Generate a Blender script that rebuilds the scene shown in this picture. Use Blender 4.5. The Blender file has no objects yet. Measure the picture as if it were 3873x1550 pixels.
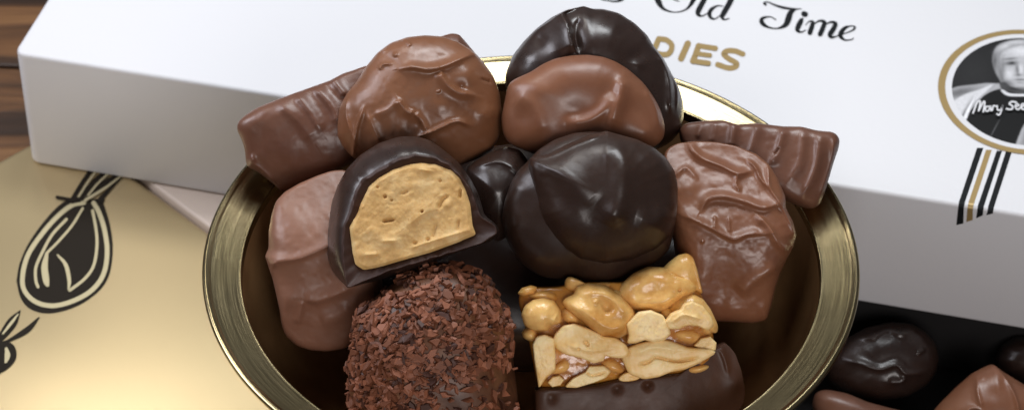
import bpy, math, random
import numpy as np
from mathutils import Vector
rad = math.radians
sc = bpy.context.scene
CM = 0.01                       # everything below is written in centimetres

# ------------------------------------------------------------------ camera
PITCH = rad(40.59); FPX = 10754.0; DIST = 52.0; RIM_Z = 7.7
AX = np.array([1.0, 0, 0]); AU = np.array([0, math.sin(PITCH), math.cos(PITCH)])
AN = np.array([0, -math.cos(PITCH), math.sin(PITCH)])
CAM = np.array([0, 0, RIM_Z]) - 0.346*AX + 0.9035*AU + DIST*AN
cd = bpy.data.cameras.new('camera'); cam = bpy.data.objects.new('camera', cd)
sc.collection.objects.link(cam); sc.camera = cam
cam.location = Vector(CAM*CM); cam.rotation_euler = (math.pi/2-PITCH, 0, 0)
cd.sensor_width = 36; cd.lens = 36*FPX/3873; cd.clip_start = 0.01; cd.clip_end = 20
cd.dof.use_dof = True; cd.dof.focus_distance = 0.512; cd.dof.aperture_fstop = 38

# ------------------------------------------------------------------ light
w = bpy.data.worlds.new('World'); sc.world = w; w.use_nodes = True
bg = w.node_tree.nodes['Background']; bg.inputs[0].default_value = (0.95, 0.94, 1.0, 1); bg.inputs[1].default_value = 0.10
def area(name, loc, target, size, sizey, power, col):
    l = bpy.data.lights.new(name, 'AREA'); l.shape = 'RECTANGLE'; l.size = size*CM; l.size_y = sizey*CM
    l.energy = power; l.color = col
    o = bpy.data.objects.new(name, l); sc.collection.objects.link(o); o.location = Vector(loc)*CM
    o.rotation_euler = (Vector(target)-Vector(loc)).to_track_quat('-Z', 'Y').to_euler()
    return o
area('window_softbox', (5, 20, 44), (2, 5, 5), 22, 12, 1.38, (0.93, 0.97, 1.0))
area('left_softbox', (-44, 14, 40), (-1, 1, 7), 28, 28, 2.1, (0.90, 0.91, 1.0))
area('back_softbox', (-18, 37, 50), (-3, 2, 5), 12, 9, .46, (1.0, 0.97, 0.93))
area('front_fill', (12, -62, 40), (2, 2, 5), 34, 18, 2.35, (1.0, 0.94, 0.92))
sc.view_settings.view_transform = 'Standard'; sc.view_settings.look = 'None'
sc.view_settings.exposure = 0; sc.view_settings.gamma = 1; sc.view_settings.use_curve_mapping = False
sc.render.engine = 'CYCLES'

# ------------------------------------------------------------------ geometry helpers
def on_z(px, py, z):
    """photo pixel -> point on the horizontal plane at height z (cm)"""
    d = AX*(px-1936.5)/FPX - AU*(py-775)/FPX - AN
    return CAM + d*((z-CAM[2])/d[2])
def on_plane(px, py, P0, n):
    d = AX*(px-1936.5)/FPX - AU*(py-775)/FPX - AN
    return CAM + d*(np.dot(np.array(P0)-CAM, n)/np.dot(d, n))

class Crop:
    """coordinates measured in an enlarged crop -> photo pixels"""
    def __init__(s, x, y, k): s.x, s.y, s.k = x, y, k
    def __call__(s, pts): return [(s.x+p[0]/s.k, s.y+p[1]/s.k)+tuple(q/s.k for q in p[2:]) for p in pts]
C2 = Crop(850, 80, 1.5618); C3 = Crop(1800, 0, 1.6633); C4 = Crop(2400, 0, 1.1453); C6 = Crop(950, 480, 1.1455)
C7 = Crop(1850, 450, 1.2888); C8 = Crop(1200, 900, 1.5858); C9 = Crop(1900, 900, 1.586); C10 = Crop(2800, 900, 1.586)
C11 = Crop(3450, 80, 1.2884); C12 = Crop(2250, 0, 2.4533); C13 = Crop(0, 600, 1.2129)

def link(name, verts, faces, mats, parent=None, smooth=True, midx=None, base=None):
    verts = np.asarray(verts, float)
    if parent is not None: org = np.array(parent['org'])
    elif base is not None: org = np.array(base, float)
    else:
        org = np.array([(verts[:, 0].min()+verts[:, 0].max())/2, (verts[:, 1].min()+verts[:, 1].max())/2, verts[:, 2].min()])
    me = bpy.data.meshes.new(name)
    me.from_pydata([tuple(v) for v in (verts-org)*CM], [], [tuple(int(i) for i in f) for f in faces])
    if not isinstance(mats, (list, tuple)): mats = [mats]
    for m in mats: me.materials.append(m)
    if midx is not None: me.polygons.foreach_set('material_index', np.array(midx, dtype=np.int32))
    me.polygons.foreach_set('use_smooth', np.full(len(me.polygons), smooth))
    me.update()
    o = bpy.data.objects.new(name, me); sc.collection.objects.link(o)
    if parent is not None: o.parent = root_or(parent)
    else: o.location = Vector(org*CM)
    return o
ORG = {}
def root_or(p): return p
def tag(o, label, cat, group=None, kind=None):
    o['label'] = label
    if cat: o['category'] = cat
    if group: o['group'] = group
    if kind: o['kind'] = kind
    return o
def empty(name, loc, label, cat, group=None):
    o = bpy.data.objects.new(name, None); sc.collection.objects.link(o); o.empty_display_size = 0.01
    o.location = Vector(loc)*CM; o['org'] = [float(q) for q in loc]
    return tag(o, label, cat, group)

_rng = np.random.default_rng(7)
_H = _rng.random((64, 64, 64))
def vnoise(x, y, z):
    xi, yi, zi = np.floor(x).astype(int), np.floor(y).astype(int), np.floor(z).astype(int)
    fx, fy, fz = x-xi, y-yi, z-zi
    fx, fy, fz = [f*f*f*(f*(f*6-15)+10) for f in (fx, fy, fz)]
    r = 0
    for dx in (0, 1):
        for dy in (0, 1):
            for dz in (0, 1):
                wgt = (fx if dx else 1-fx)*(fy if dy else 1-fy)*(fz if dz else 1-fz)
                r = r + wgt*_H[(xi+dx) % 64, (yi+dy) % 64, (zi+dz) % 64]
    return r*2-1
def fbm(P, s, oct=3, seed=0):
    r = 0; a = 1.0; t = 0
    for k in range(oct):
        r = r+a*vnoise(P[..., 0]*s+seed*3.7+k*9.1, P[..., 1]*s+seed*1.3+5, P[..., 2]*s+seed*2.1+11)
        t += a; a *= .5; s *= 2.03
    return r/t

def polar_outline(pts, cx, cy, nth):
    """radius of a closed outline as seen from (cx,cy), smoothed, at nth even angles"""
    P = np.array([(p[0]-cx, -(p[1]-cy)) for p in pts], float)
    Q = np.roll(P, -1, 0)
    th = np.linspace(0, 2*np.pi, nth, endpoint=False)
    dx, dy = np.cos(th), np.sin(th)
    best = np.zeros(nth)
    for p, q in zip(P, Q):
        e = q-p
        den = dx*e[1]-dy*e[0]
        den = np.where(np.abs(den) < 1e-9, 1e-9, den)
        t = (p[0]*e[1]-p[1]*e[0])/den
        s = (p[0]*dy-p[1]*dx)/den
        ok = (t > 0) & (s >= -1e-6) & (s <= 1+1e-6)
        best = np.where(ok & (t > best), t, best)
    return th, best
def smooth_per(r, n):
    if n <= 0: return r
    k = np.hanning(2*n+3)[1:-1]; k /= k.sum()
    R = np.concatenate([r[-n-2:], r, r[:n+2]])
    R = np.convolve(R, k, 'same'); return R[n+2:-n-2]

def seg_dist(px, py, line):
    """distance and signed side of points to a polyline (pixels)"""
    best = np.full(px.shape, 1e9); sgn = np.zeros(px.shape); par = np.zeros(px.shape)
    L = [np.array(p[:2], float) for p in line]; n = len(L)-1
    for i in range(n):
        a, b = L[i], L[i+1]; e = b-a; l2 = e@e+1e-9
        t = np.clip(((px-a[0])*e[0]+(py-a[1])*e[1])/l2, 0, 1)
        qx, qy = a[0]+t*e[0], a[1]+t*e[1]
        d = np.hypot(px-qx, py-qy)
        s = np.sign((px-a[0])*e[1]-(py-a[1])*e[0])
        m = d < best
        best = np.where(m, d, best); sgn = np.where(m, s, sgn); par = np.where(m, (i+t)/n, par)
    return best, sgn, par
def smooth_line(line, k=6):
    P = np.array([p[:2] for p in line], float)
    if len(P) < 3: return P
    E = np.vstack([2*P[0]-P[1], P, 2*P[-1]-P[-2]]); out = []
    for i in range(1, len(E)-2):
        for t in np.linspace(0, 1, k, endpoint=False):
            a, b, c, d = E[i-1], E[i], E[i+1], E[i+2]
            out.append(.5*((2*b)+(-a+c)*t+(2*a-5*b+4*c-d)*t*t+(-a+3*b-3*c+d)*t**3))
    out.append(P[-1]); return np.array(out)

def relief_fn(ridges=(), blobs=(), planes=()):
    """ridges: (line, w_left, w_right, height cm); blobs: (x, y, r, height cm)"""
    RL = [(smooth_line(l), a, b, h) for l, a, b, h in ridges]
    def f(px, py):
        r = np.zeros(px.shape)
        for l, a, b, h in RL:
            d, s, u = seg_dist(px, py, l)
            wd = np.where(s > 0, b, a); wd = np.where(wd < 16, wd*.8, wd)
            taper = np.clip(np.minimum(u, 1-u)*5+.25, 0, 1)
            r = r+h*np.exp(-np.where(wd < 16, (d/wd)**1.25, (d/wd)**2))*taper
        for x, y, rr, h in blobs:
            r = r+h*np.exp(-(((px-x)**2+(py-y)**2)/rr**2))
        return r
    return f

def frame_at(cx, cy, t=None, z=None):
    """centre of a piece seen at photo pixel (cx,cy): t cm nearer than the bowl's centre, or at height z"""
    d = AX*(cx-1936.5)/FPX - AU*(cy-775)/FPX - AN
    if z is not None: return CAM+d*((z-CAM[2])/d[2])
    return CAM+d*(DIST-t)

def pebble(outline, t=None, z=None, df=1.2, db=1.2, q=2.0, qb=2.0, relief=None, cen=None, nth=200, nf=64, nb=20,
           sm=3, noise=(0, 1, 0), planes=(), tilt=(0, 0), soft=.12, fine=0.0):
    """closed body whose cross-section is the outline; front half df deep, back half db deep (cm)"""
    P = np.array([p[:2] for p in outline], float)
    if cen is None:
        cen = ((P[:, 0].min()+P[:, 0].max())/2, (P[:, 1].min()+P[:, 1].max())/2)
    cx, cy = cen
    C0 = frame_at(cx, cy, t, z)
    k = np.dot(CAM-C0, AN)/FPX                                # cm per pixel there
    th, r = polar_outline(P, cx, cy, nth); r = smooth_per(r, sm)
    verts = []; faces = []
    amp, fs, seed = noise
    def ring(a, b, c): return C0+np.outer(a, AX)+np.outer(b, AU)+np.outer(c, AN)
    rho_f = np.sin(np.linspace(0, np.pi/2, nf+1))[1:]         # denser at the rim
    A, B, Cc = [], [], []
    for ro in rho_f:
        a = r*ro*np.cos(th); b = r*ro*np.sin(th)
        A.append(a); B.append(b); Cc.append(np.full(nth, (1-ro**q)**(1/q) if ro < 1 else 0.0))
    A = np.array(A); B = np.array(B); E = np.array(Cc)
    A0 = np.zeros((1, nth)); A = np.vstack([A0, A]); B = np.vstack([A0, B]); E = np.vstack([A0+1, E])
    c = df*E
    for (ga, gb, c0) in planes:                                # c <= c0 + ga*a + gb*b  (soft)
        pl = c0+ga*A*k+gb*B*k
        h = np.clip(.5+.5*(c-pl)/soft, 0, 1)
        c = np.where(True, c*(1-h)+pl*h-soft*h*(1-h), c)
        c = np.where(E <= 1e-6, 0, c)
    c = c+(tilt[0]*A*k+tilt[1]*B*k)
    fade = np.clip(E*3.0, 0, 1)
    if relief is not None: c = c+relief(cx+A, cy-B)*fade
    if amp:
        Q = np.stack([A*k, B*k, c*.5], -1)
        c = c+amp*fbm(Q, fs, 3, seed)*fade
        if fine: c = c+fine*fbm(Q, fs*7, 2, seed+3)*fade
    front = C0+A[..., None]*k*AX+B[..., None]*k*AU+c[..., None]*AN
    verts.append(front[0, :1]); 
    for i in range(1, nf+1): verts.append(front[i])
    n0 = 1
    for j in range(nth): faces.append((0, n0+j, n0+(j+1) % nth))
    for i in range(nf-1):
        s = 1+i*nth
        for j in range(nth):
            j2 = (j+1) % nth; faces.append((s+j, s+nth+j, s+nth+j2, s+j2))
    rim = 1+(nf-1)*nth
    cnt = 1+nf*nth
    prev = rim
    for i in range(1, nb):
        ph = i/nb*np.pi/2; ro = math.cos(ph)**(2/qb); cc = -db*math.sin(ph)**(2/qb)
        a = r*ro*np.cos(th)*k; b = r*ro*np.sin(th)*k
        verts.append(ring(a, b, cc+tilt[0]*a+tilt[1]*b))
        for j in range(nth):
            j2 = (j+1) % nth; faces.append((prev+j, cnt+j, cnt+j2, prev+j2))
        prev = cnt; cnt += nth
    verts.append((C0-db*AN)[None, :])
    for j in range(nth): faces.append((prev+j, cnt, prev+(j+1) % nth))
    V = np.vstack(verts)
    return V, faces, front

def hull_box(corners2d, z0, z1, bev=.06, seg=3, rc=.0):
    """vertical prism from a convex polygon with rounded edges -> verts, faces (via bmesh)"""
    import bmesh
    bm = bmesh.new()
    lo = [bm.verts.new((x, y, z0)) for x, y in corners2d]; hi = [bm.verts.new((x, y, z1)) for x, y in corners2d]
    n = len(lo)
    bm.faces.new(lo[::-1]); bm.faces.new(hi)
    for i in range(n): bm.faces.new((lo[i], lo[(i+1) % n], hi[(i+1) % n], hi[i]))
    bmesh.ops.recalc_face_normals(bm, faces=bm.faces[:])
    if rc:
        ve = [e for e in bm.edges if abs(e.verts[0].co.z-e.verts[1].co.z) > 1e-6]
        bmesh.ops.bevel(bm, geom=ve, offset=rc, segments=5, affect='EDGES', profile=.5)
    bm.edges.ensure_lookup_table()
    if bev:
        he = [e for e in bm.edges if e.calc_face_angle(0) > .6]
        bmesh.ops.bevel(bm, geom=he, offset=bev, segments=seg, affect='EDGES', profile=.5)
    bm.verts.index_update()
    v = [tuple(a.co) for a in bm.verts]; f = [tuple(a.index for a in g.verts) for g in bm.faces]
    bm.free(); return v, f
def join(parts):
    V = []; F = []; n = 0
    for v, f in parts:
        V += [tuple(a) for a in v]; F += [tuple(i+n for i in g) for g in f]; n += len(v)
    return V, F

# strokes and flat shapes printed on a surface -----------------------------------------
def stroke(line, proj, nrm, base, cnt, wscale=1.0, k=8):
    """one pen stroke of varying width: short convex quads and round joints, each a hair above the last"""
    L = []
    P = [tuple(p) if len(p) > 2 else tuple(p)+(10,) for p in line]
    A = np.array(P, float)
    E = np.vstack([2*A[0]-A[1], A, 2*A[-1]-A[-2]])
    if len(A) == 2: L = [A[0], A[1]]
    else:
        for i in range(1, len(E)-2):
            for t in np.linspace(0, 1, k, endpoint=False):
                a, b, c, d = E[i-1], E[i], E[i+1], E[i+2]
                L.append(.5*((2*b)+(-a+c)*t+(2*a-5*b+4*c-d)*t*t+(-a+3*b-3*c+d)*t**3))
        L.append(A[-1])
    L = np.array(L); L[:, 2] = (np.maximum(L[:, 2], 2.0)+1.0)*wscale
    T = np.gradient(L[:, :2], axis=0); T /= np.linalg.norm(T, axis=1)[:, None]+1e-9
    Nn = np.stack([-T[:, 1], T[:, 0]], 1)
    V = []; F = []
    lf = L[:, :2]+Nn*L[:, 2:3]/2; rt = L[:, :2]-Nn*L[:, 2:3]/2
    h = base
    for i in range(len(L)): V += [proj(*lf[i])+nrm*h, proj(*rt[i])+nrm*h]
    for i in range(len(L)-1): F.append((2*i, 2*i+1, 2*i+3, 2*i+2))
    for end in (0, -1):                                        # round caps
        c = L[end]; h2 = base+.0012*(1 if end == 0 else 2); n0 = len(V); m = 14
        for j in range(m):
            a = 2*math.pi*j/m; V.append(proj(c[0]+c[2]/2*math.cos(a), c[1]+c[2]/2*math.sin(a))+nrm*h2)
        F.append(tuple(range(n0, n0+m)))
    return V, F
def fix_up(V, F, nrm):
    V = [np.array(v) for v in V]; out = []
    for f in F:
        a, b, c = V[f[0]], V[f[1]], V[f[2]]
        out.append(f if np.dot(np.cross(b-a, c-a), nrm) >= 0 else f[::-1])
    return V, out
def print_strokes(name, lines, proj, nrm, base, mat, parent, wscale=1.0):
    parts = []
    for i, l in enumerate(lines): parts.append(stroke(l, proj, nrm, base+.004*(i % 5), i, wscale))
    V, F = join(parts); V, F = fix_up(V, F, nrm)
    return link(name, V, F, mat, parent, smooth=False)
def print_shape(name, pts, proj, nrm, base, mat, parent, smooth=True):
    """filled outline, triangulated as a fan-free ngon through mathutils"""
    from mathutils.geometry import tessellate_polygon
    P = smooth_line(list(pts)+[pts[0]], 5)[:-1] if smooth else np.array(pts, float)
    V = [proj(*p[:2])+nrm*base for p in P]
    tri = tessellate_polygon([[Vector((p[0], p[1], 0)) for p in P]])
    V, F = fix_up(V, [tuple(t) for t in tri], nrm)
    return link(name, V, F, mat, parent, smooth=False)

# ------------------------------------------------------------------ materials
def mat(name, col, rough=.5, metal=0.0, spec=.5, **kw):
    m = bpy.data.materials.new(name); m.use_nodes = True; nt = m.node_tree; b = nt.nodes['Principled BSDF']
    b.inputs['Base Color'].default_value = (*col, 1); b.inputs['Roughness'].default_value = rough
    b.inputs['Metallic'].default_value = metal; b.inputs['Specular IOR Level'].default_value = spec
    for k, v in kw.items(): b.inputs[k.replace('_', ' ')].default_value = v
    m.use_nodes = True
    return m
def nodes(m): return m.node_tree.nodes, m.node_tree.links, m.node_tree.nodes['Principled BSDF']
def coords(m, scale=(1, 1, 1), rot=(0, 0, 0)):
    n, l, b = nodes(m); tc = n.new('ShaderNodeTexCoord'); mp = n.new('ShaderNodeMapping')
    mp.inputs['Scale'].default_value = scale; mp.inputs['Rotation'].default_value = rot
    l.new(tc.outputs['Object'], mp.inputs['Vector']); return mp.outputs[0]
def noise_tex(m, vec, scale, detail=4, rough=.5, dist=0):
    n, l, b = nodes(m); t = n.new('ShaderNodeTexNoise'); l.new(vec, t.inputs['Vector'])
    t.inputs['Scale'].default_value = scale; t.inputs['Detail'].default_value = detail
    t.inputs['Roughness'].default_value = rough; t.inputs['Distortion'].default_value = dist; return t
def ramp(m, fac, stops):
    n, l, b = nodes(m); r = n.new('ShaderNodeValToRGB'); l.new(fac, r.inputs[0]); e = r.color_ramp.elements
    while len(e) < len(stops): e.new(.5)
    for q, (p, c) in zip(e, stops): q.position = p; q.color = (*c, 1) if len(c) == 3 else c
    return r.outputs[0]
def bump(m, h, strength, dist, prev=None):
    n, l, b = nodes(m); bp = n.new('ShaderNodeBump'); bp.inputs['Strength'].default_value = strength
    bp.inputs['Distance'].default_value = dist; l.new(h, bp.inputs['Height'])
    if prev: l.new(prev, bp.inputs['Normal'])
    l.new(bp.outputs[0], b.inputs['Normal']); return bp.outputs[0]

def chocolate(name, c0, c1, rough, spec=.5, coat=0.0):
    m = mat(name, c0, rough, 0, spec); n, l, b = nodes(m); v = coords(m)
    t = noise_tex(m, v, 90, 4, .55)
    l.new(ramp(m, t.outputs[0], [(.35, c0), (.65, c1)]), b.inputs['Base Color'])
    t2 = noise_tex(m, v, 260, 5, .6)
    l.new(ramp(m, t2.outputs[0], [(.3, (rough-.05,)*3), (.7, (rough+.09,)*3)]), b.inputs['Roughness'])
    t3 = noise_tex(m, v, 1500, 3, .6)
    p = bump(m, t2.outputs[0], .10, .0005); bump(m, t3.outputs[0], .08, .0002, p)
    b.inputs['Subsurface Weight'].default_value = .08; b.inputs['Subsurface Radius'].default_value = (.0016, .0007, .0004)
    b.inputs['Subsurface Scale'].default_value = 1.0
    if coat: b.inputs['Coat Weight'].default_value = coat; b.inputs['Coat Roughness'].default_value = .22
    return m
M_milk = chocolate('milk_chocolate', (.175, .070, .031), (.215, .092, .045), .36, .5)
M_milk_pink = chocolate('pale_milk_chocolate', (.205, .093, .056), (.245, .118, .074), .42, .45)
M_milk_red = chocolate('warm_milk_chocolate', (.175, .068, .034), (.215, .090, .046), .37, .5)
M_milk_dim = chocolate('deep_milk_chocolate', (.125, .052, .031), (.155, .069, .042), .37, .5)
M_dark = chocolate('dark_chocolate', (.024, .0120, .0080), (.032, .016, .0105), .35, .5)
M_dark2 = chocolate('glossy_dark_chocolate', (.022, .012, .009), (.030, .016, .012), .30, .55)
M_shell = chocolate('cut_shell_chocolate', (.030, .012, .008), (.045, .018, .011), .50, .35)
M_base = chocolate('bar_base_chocolate', (.050, .020, .010), (.068, .027, .014), .46, .35)
# ------------------------------------------------------------------ setting: the wooden table
M_wood = mat('dark_oak', (.12, .06, .03), .45)
n, l, b = nodes(M_wood); v = coords(M_wood, (5, 42, 42), (0, 0, rad(-8)))
t = noise_tex(M_wood, v, 1.6, 8, .62, .9)
l.new(ramp(M_wood, t.outputs[0], [(.30, (.010, .004, .0015)), (.44, (.034, .014, .005)), (.56, (.12, .052, .018)), (.72, (.28, .14, .052))]), b.inputs['Base Color'])
bump(M_wood, t.outputs[0], .4, .001)
planks = []
gap_dir = np.array([math.cos(rad(-4)), math.sin(rad(-4))]); gp = np.array([-gap_dir[1], gap_dir[0]])
for i in range(-5, 6):
    a = gp*(14.6+i*9.0+.05); c = gp*(14.6+(i+1)*9.0-.05)
    cs = [a-gap_dir*60, a+gap_dir*60, c+gap_dir*60, c-gap_dir*60]
    planks.append(hull_box([tuple(q) for q in cs], -2.0, 0.0, .06, 2))
V, F = join(planks); o = link('table', V, F, M_wood, base=(0, 0, 0), smooth=False)
tag(o, 'dark brown wooden tabletop seen behind the boxes at the left', None, kind='structure')

# ------------------------------------------------------------------ boxes
def card_mat(name, col, rough=.45):
    m = mat(name, col, rough); vv = coords(m); tt = noise_tex(m, vv, 900, 4, .6); bump(m, tt.outputs[0], .12, .0003)
    return m
M_white = card_mat('white_card', (.64, .64, .655), .5)
M_inkblack = mat('black_ink', (.010, .011, .012), .6, 0, .12)
M_inkgold = mat('gold_ink', (.36, .25, .10), .42, .35)
M_blackcard = card_mat('black_card', (.010, .009, .009), .6)
LID_T, LID_B = 5.2, 2.15
d1 = np.array([.9693, -.2458]); d2 = np.array([.2458, .9693])
P0 = np.array([-10.99, 9.29])
UP = np.array([0, 0, 1.0])
lid_c = [P0, P0+d1*26.0, P0+d1*26.0+d2*13.0, P0+d2*13.0]
lid = empty('gift_box', (*(P0+d1*13+d2*6.5), LID_B), 'large white card gift box with black and gold lettering, lying across the back', 'gift box')
V, F = hull_box([tuple(q) for q in lid_c], LID_B, LID_T, .09, 3, .25)
link('lid', V, F, M_white, lid)
zt = lambda x, y: on_z(x, y, LID_T)
# black and gold lettering
S = C12
old_s = [(60, 0, 8), (110, 8, 10), (190, 18, 16), (250, 0, 28), (255, -30, 32), (205, -60, 28), (190, -90, 22), (240, -120, 12), (290, -110, 8)]
old_O = [(620, -140, 20), (568, -60, 44), (590, 20, 52), (640, 88, 24), (740, 118, 9), (840, 95, 14), (900, 30, 36), (920, -40, 46), (880, -130, 24), (790, -180, 10), (700, -160, 9), (680, -90, 11), (720, -12, 12), (778, 18, 7)]
old_l = [(1085, -150, 10), (1065, -100, 40), (1010, 10, 46), (960, 105, 48), (962, 142, 32), (1000, 152, 12), (1060, 118, 7)]
old_d = [(1185, 62, 8), (1135, 60, 14), (1082, 92, 32), (1062, 135, 36), (1080, 172, 24), (1120, 178, 10), (1170, 140, 7)]
old_d2 = [(1300, -110, 44), (1265, 0, 48), (1205, 110, 48), (1180, 160, 36), (1200, 186, 14), (1243, 178, 6)]
ti_T = [(1582, 46, 24), (1568, 34, 14), (1598, 22, 9), (1660, 48, 15), (1740, 74, 22), (1830, 88, 18), (1915, 88, 5)]
ti_T2 = [(1862, 92, 12), (1815, 125, 46), (1792, 190, 56), (1765, 238, 40), (1700, 268, 12), (1620, 262, 14), (1560, 228, 36), (1545, 192, 36), (1572, 168, 20), (1630, 162, 7), (1676, 188, 8)]
ti_i0 = [(1940, 134, 50), (1952, 138, 50)]
ti_i = [(1930, 178, 10), (1915, 196, 40), (1885, 255, 46), (1880, 288, 32), (1915, 303, 12), (1955, 285, 5)]
ti_m1 = [(1955, 238, 5), (1985, 206, 9), (2018, 206, 26), (2018, 240, 40), (2000, 290, 44), (1996, 308, 44)]
ti_m2 = [(2030, 232, 8), (2080, 200, 15), (2128, 212, 34), (2115, 265, 42), (2090, 322, 44)]
ti_m3 = [(2130, 240, 8), (2185, 212, 15), (2232, 226, 34), (2212, 275, 42), (2182, 325, 42), (2192, 350, 24), (2235, 345, 9), (2285, 325, 6)]
ti_e = [(2282, 328, 8), (2350, 304, 9), (2402, 278, 16), (2410, 254, 16), (2376, 246, 10), (2320, 265, 30), (2282, 312, 44), (2284, 348, 34), (2322, 376, 14), (2380, 372, 9), (2400, 358, 5)]
for nm, strokes in (('letter', [old_s]), ('letter', [old_O]), ('letter', [old_l]), ('letter', [old_d, old_d2]), ('letter', [ti_T, ti_T2]),
                    ('letter', [ti_i0, ti_i]), ('letter', [ti_m1, ti_m2, ti_m3]), ('letter', [ti_e])):
    o = print_strokes(nm, [S(s) for s in strokes], zt, UP, .006, M_inkblack, lid)
    o['label'] = 'black calligraphic letter'
W = 50
def cw(pts, w): return [(x, y, w) for x, y in pts]
gold_letters = [
    [cw([(592, 368), (560, 440), (530, 505)], 50), cw([(592, 366), (665, 378), (712, 425), (698, 488), (650, 512), (545, 495)], 48)],
    [cw([(862, 408), (800, 548)], 56)],
    [cw([(962, 430), (938, 500), (908, 572)], 52), cw([(962, 430), (1118, 454)], 46), cw([(940, 503), (1066, 520)], 40), cw([(908, 574), (1052, 594)], 46)],
    [cw([(1372, 506), (1300, 478), (1225, 478), (1196, 506), (1240, 548), (1312, 590), (1300, 625), (1235, 634), (1140, 604)], 48)]]
for st in gold_letters:
    o = print_strokes('letter', [S(s) for s in st], zt, UP, .006, M_inkgold, lid); o['label'] = 'gold block letter'
# oval portrait emblem
EC = on_z(3882, 345, LID_T)
def oval(name, ra, rb, h, m, n=96, par=None):
    V = []
    for i in range(n):
        a = 2*math.pi*i/n
        p = EC[:2]+d1*ra*math.cos(a)+d2*rb*math.sin(a); V.append(np.array([p[0], p[1], LID_T+h]))
    return link(name, V, [tuple(range(n))], m, par or lid, smooth=False)
def gm(v, nm): return mat(nm, (v, v, v*1.03), .5, 0, .2)
M_g1, M_g2, M_g3, M_g4, M_g5 = gm(.006, 'print_charcoal'), gm(.028, 'print_dark_grey'), gm(.11, 'print_grey'), gm(.27, 'print_light_grey'), gm(.46, 'print_pale')
RA, RB = 1.84, 2.12
def annulus(name, ra0, rb0, ra1, rb1, h, m, n=120):
    V = []
    for i in range(n):
        a = 2*math.pi*i/n
        for ra, rb in ((ra0, rb0), (ra1, rb1)):
            p = EC[:2]+d1*ra*math.cos(a)+d2*rb*math.sin(a); V.append(np.array([p[0], p[1], LID_T+h]))
    F = [(2*i, 2*i+1, 2*((i+1) % n)+1, 2*((i+1) % n)) for i in range(n)]
    V, F = fix_up(V, F, UP); return link(name, V, F, m, lid, smooth=False)
annulus('emblem_ring', RA-.15, RB-.15, RA, RB, .018, M_inkgold)
annulus('emblem_margin', RA-.29, RB-.29, RA-.14, RB-.14, .014, M_white)
E11 = C11
def zi(x, y): return on_z(x, y, LID_T)
def in_poly(X, Y, pts):
    ins = np.zeros(X.shape, bool); n_ = len(pts)
    for i in range(n_):
        (x0, y0), (x1, y1) = pts[i][:2], pts[(i+1) % n_][:2]
        c_ = ((y0 > Y) != (y1 > Y)) & (X < (x1-x0)*(Y-y0)/((y1-y0) if y1 != y0 else 1e-9)+x0); ins ^= c_
    return ins
NX, NY = 170, 190
uu = np.linspace(-(RA-.2), RA-.2, NX); vv_ = np.linspace(-(RB-.2), RB-.2, NY)
UU, VV = np.meshgrid(uu, vv_)
PX = EC[0]+d1[0]*UU+d2[0]*VV; PY = EC[1]+d1[1]*UU+d2[1]*VV
Wd = np.stack([PX, PY, np.full(PX.shape, LID_T)], -1)-CAM
zz_ = -(Wd@AN); X11 = (1936.5+FPX*(Wd@AX)/zz_-3450)*1.2884; Y11 = (775-FPX*(Wd@AU)/zz_-80)*1.2884
val = .016+.022*np.exp(-((X11-300)**2+(Y11-250)**2)/160**2)
def layer(pts, v_, soft=7):
    global val
    pts = [tuple(p) for p in smooth_line(list(pts)+[pts[0]], 4)[:-1]]
    d_, _, _ = seg_dist(X11, Y11, pts+[pts[0]]); d_ = np.where(in_poly(X11, Y11, pts), d_, -d_)
    a_ = np.clip(.5+d_/soft, 0, 1); val = val*(1-a_)+v_*a_
def spot(x, y, rx, ry, dv, ang=0):
    global val
    ca, sa = math.cos(rad(ang)), math.sin(rad(ang)); a_ = (X11-x)*ca+(Y11-y)*sa; b__ = -(X11-x)*sa+(Y11-y)*ca
    val = val*(1+dv*np.exp(-(a_/rx)**2-(b__/ry)**2)) if dv < 0 else val+dv*np.exp(-(a_/rx)**2-(b__/ry)**2)
layer([(150, 380), (200, 328), (300, 312), (380, 305), (440, 330), (330, 500), (250, 560), (120, 500)], .40, 8)
spot(230, 350, 90, 22, -.55, -12); spot(215, 450, 26, 60, -.35, 30)
layer([(186, 402), (250, 362), (330, 335), (395, 310), (330, 372), (260, 440), (215, 478)], .60, 8)
spot(262, 440, 10, 60, -.6, 28)
layer([(240, 490), (300, 420), (360, 358), (435, 332), (470, 352), (545, 360), (640, 380), (700, 480), (600, 660), (480, 660), (330, 640), (240, 540)], .008, 6)
layer([(243, 492), (262, 440), (296, 384), (308, 362), (284, 430), (262, 484)], .72, 4)
layer([(480, 680), (520, 560), (560, 490), (640, 460), (720, 560), (640, 680)], .42, 8); spot(560, 560, 18, 80, -.4, 20)
spot(400, 530, 3, 60, .12, 28)
layer([(430, 285), (545, 300), (620, 330), (600, 365), (500, 350), (440, 335), (426, 312)], .10, 8)
layer([(432, 300), (402, 245), (390, 185), (408, 130), (455, 104), (545, 90), (640, 106), (672, 180), (650, 290)], .30, 9)
spot(450, 125, 40, 14, .22, -25); spot(402, 200, 10, 40, -.5); spot(520, 105, 50, 10, .2)
layer([(446, 290), (430, 230), (432, 165), (470, 138), (545, 122), (625, 150), (645, 230), (610, 312), (545, 336), (482, 320)], .46, 10)
spot(545, 150, 70, 24, .18); spot(440, 240, 14, 60, -.45); spot(482, 208, 30, 11, -.80, -4); spot(478, 186, 34, 6, -.55, -6); spot(488, 207, 7, 5, -.7)
spot(590, 208, 26, 11, -.75); spot(592, 186, 30, 6, -.5); spot(512, 240, 9, 26, -.55, -8); spot(530, 235, 9, 26, .16); spot(520, 265, 16, 5, -.5)
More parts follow.
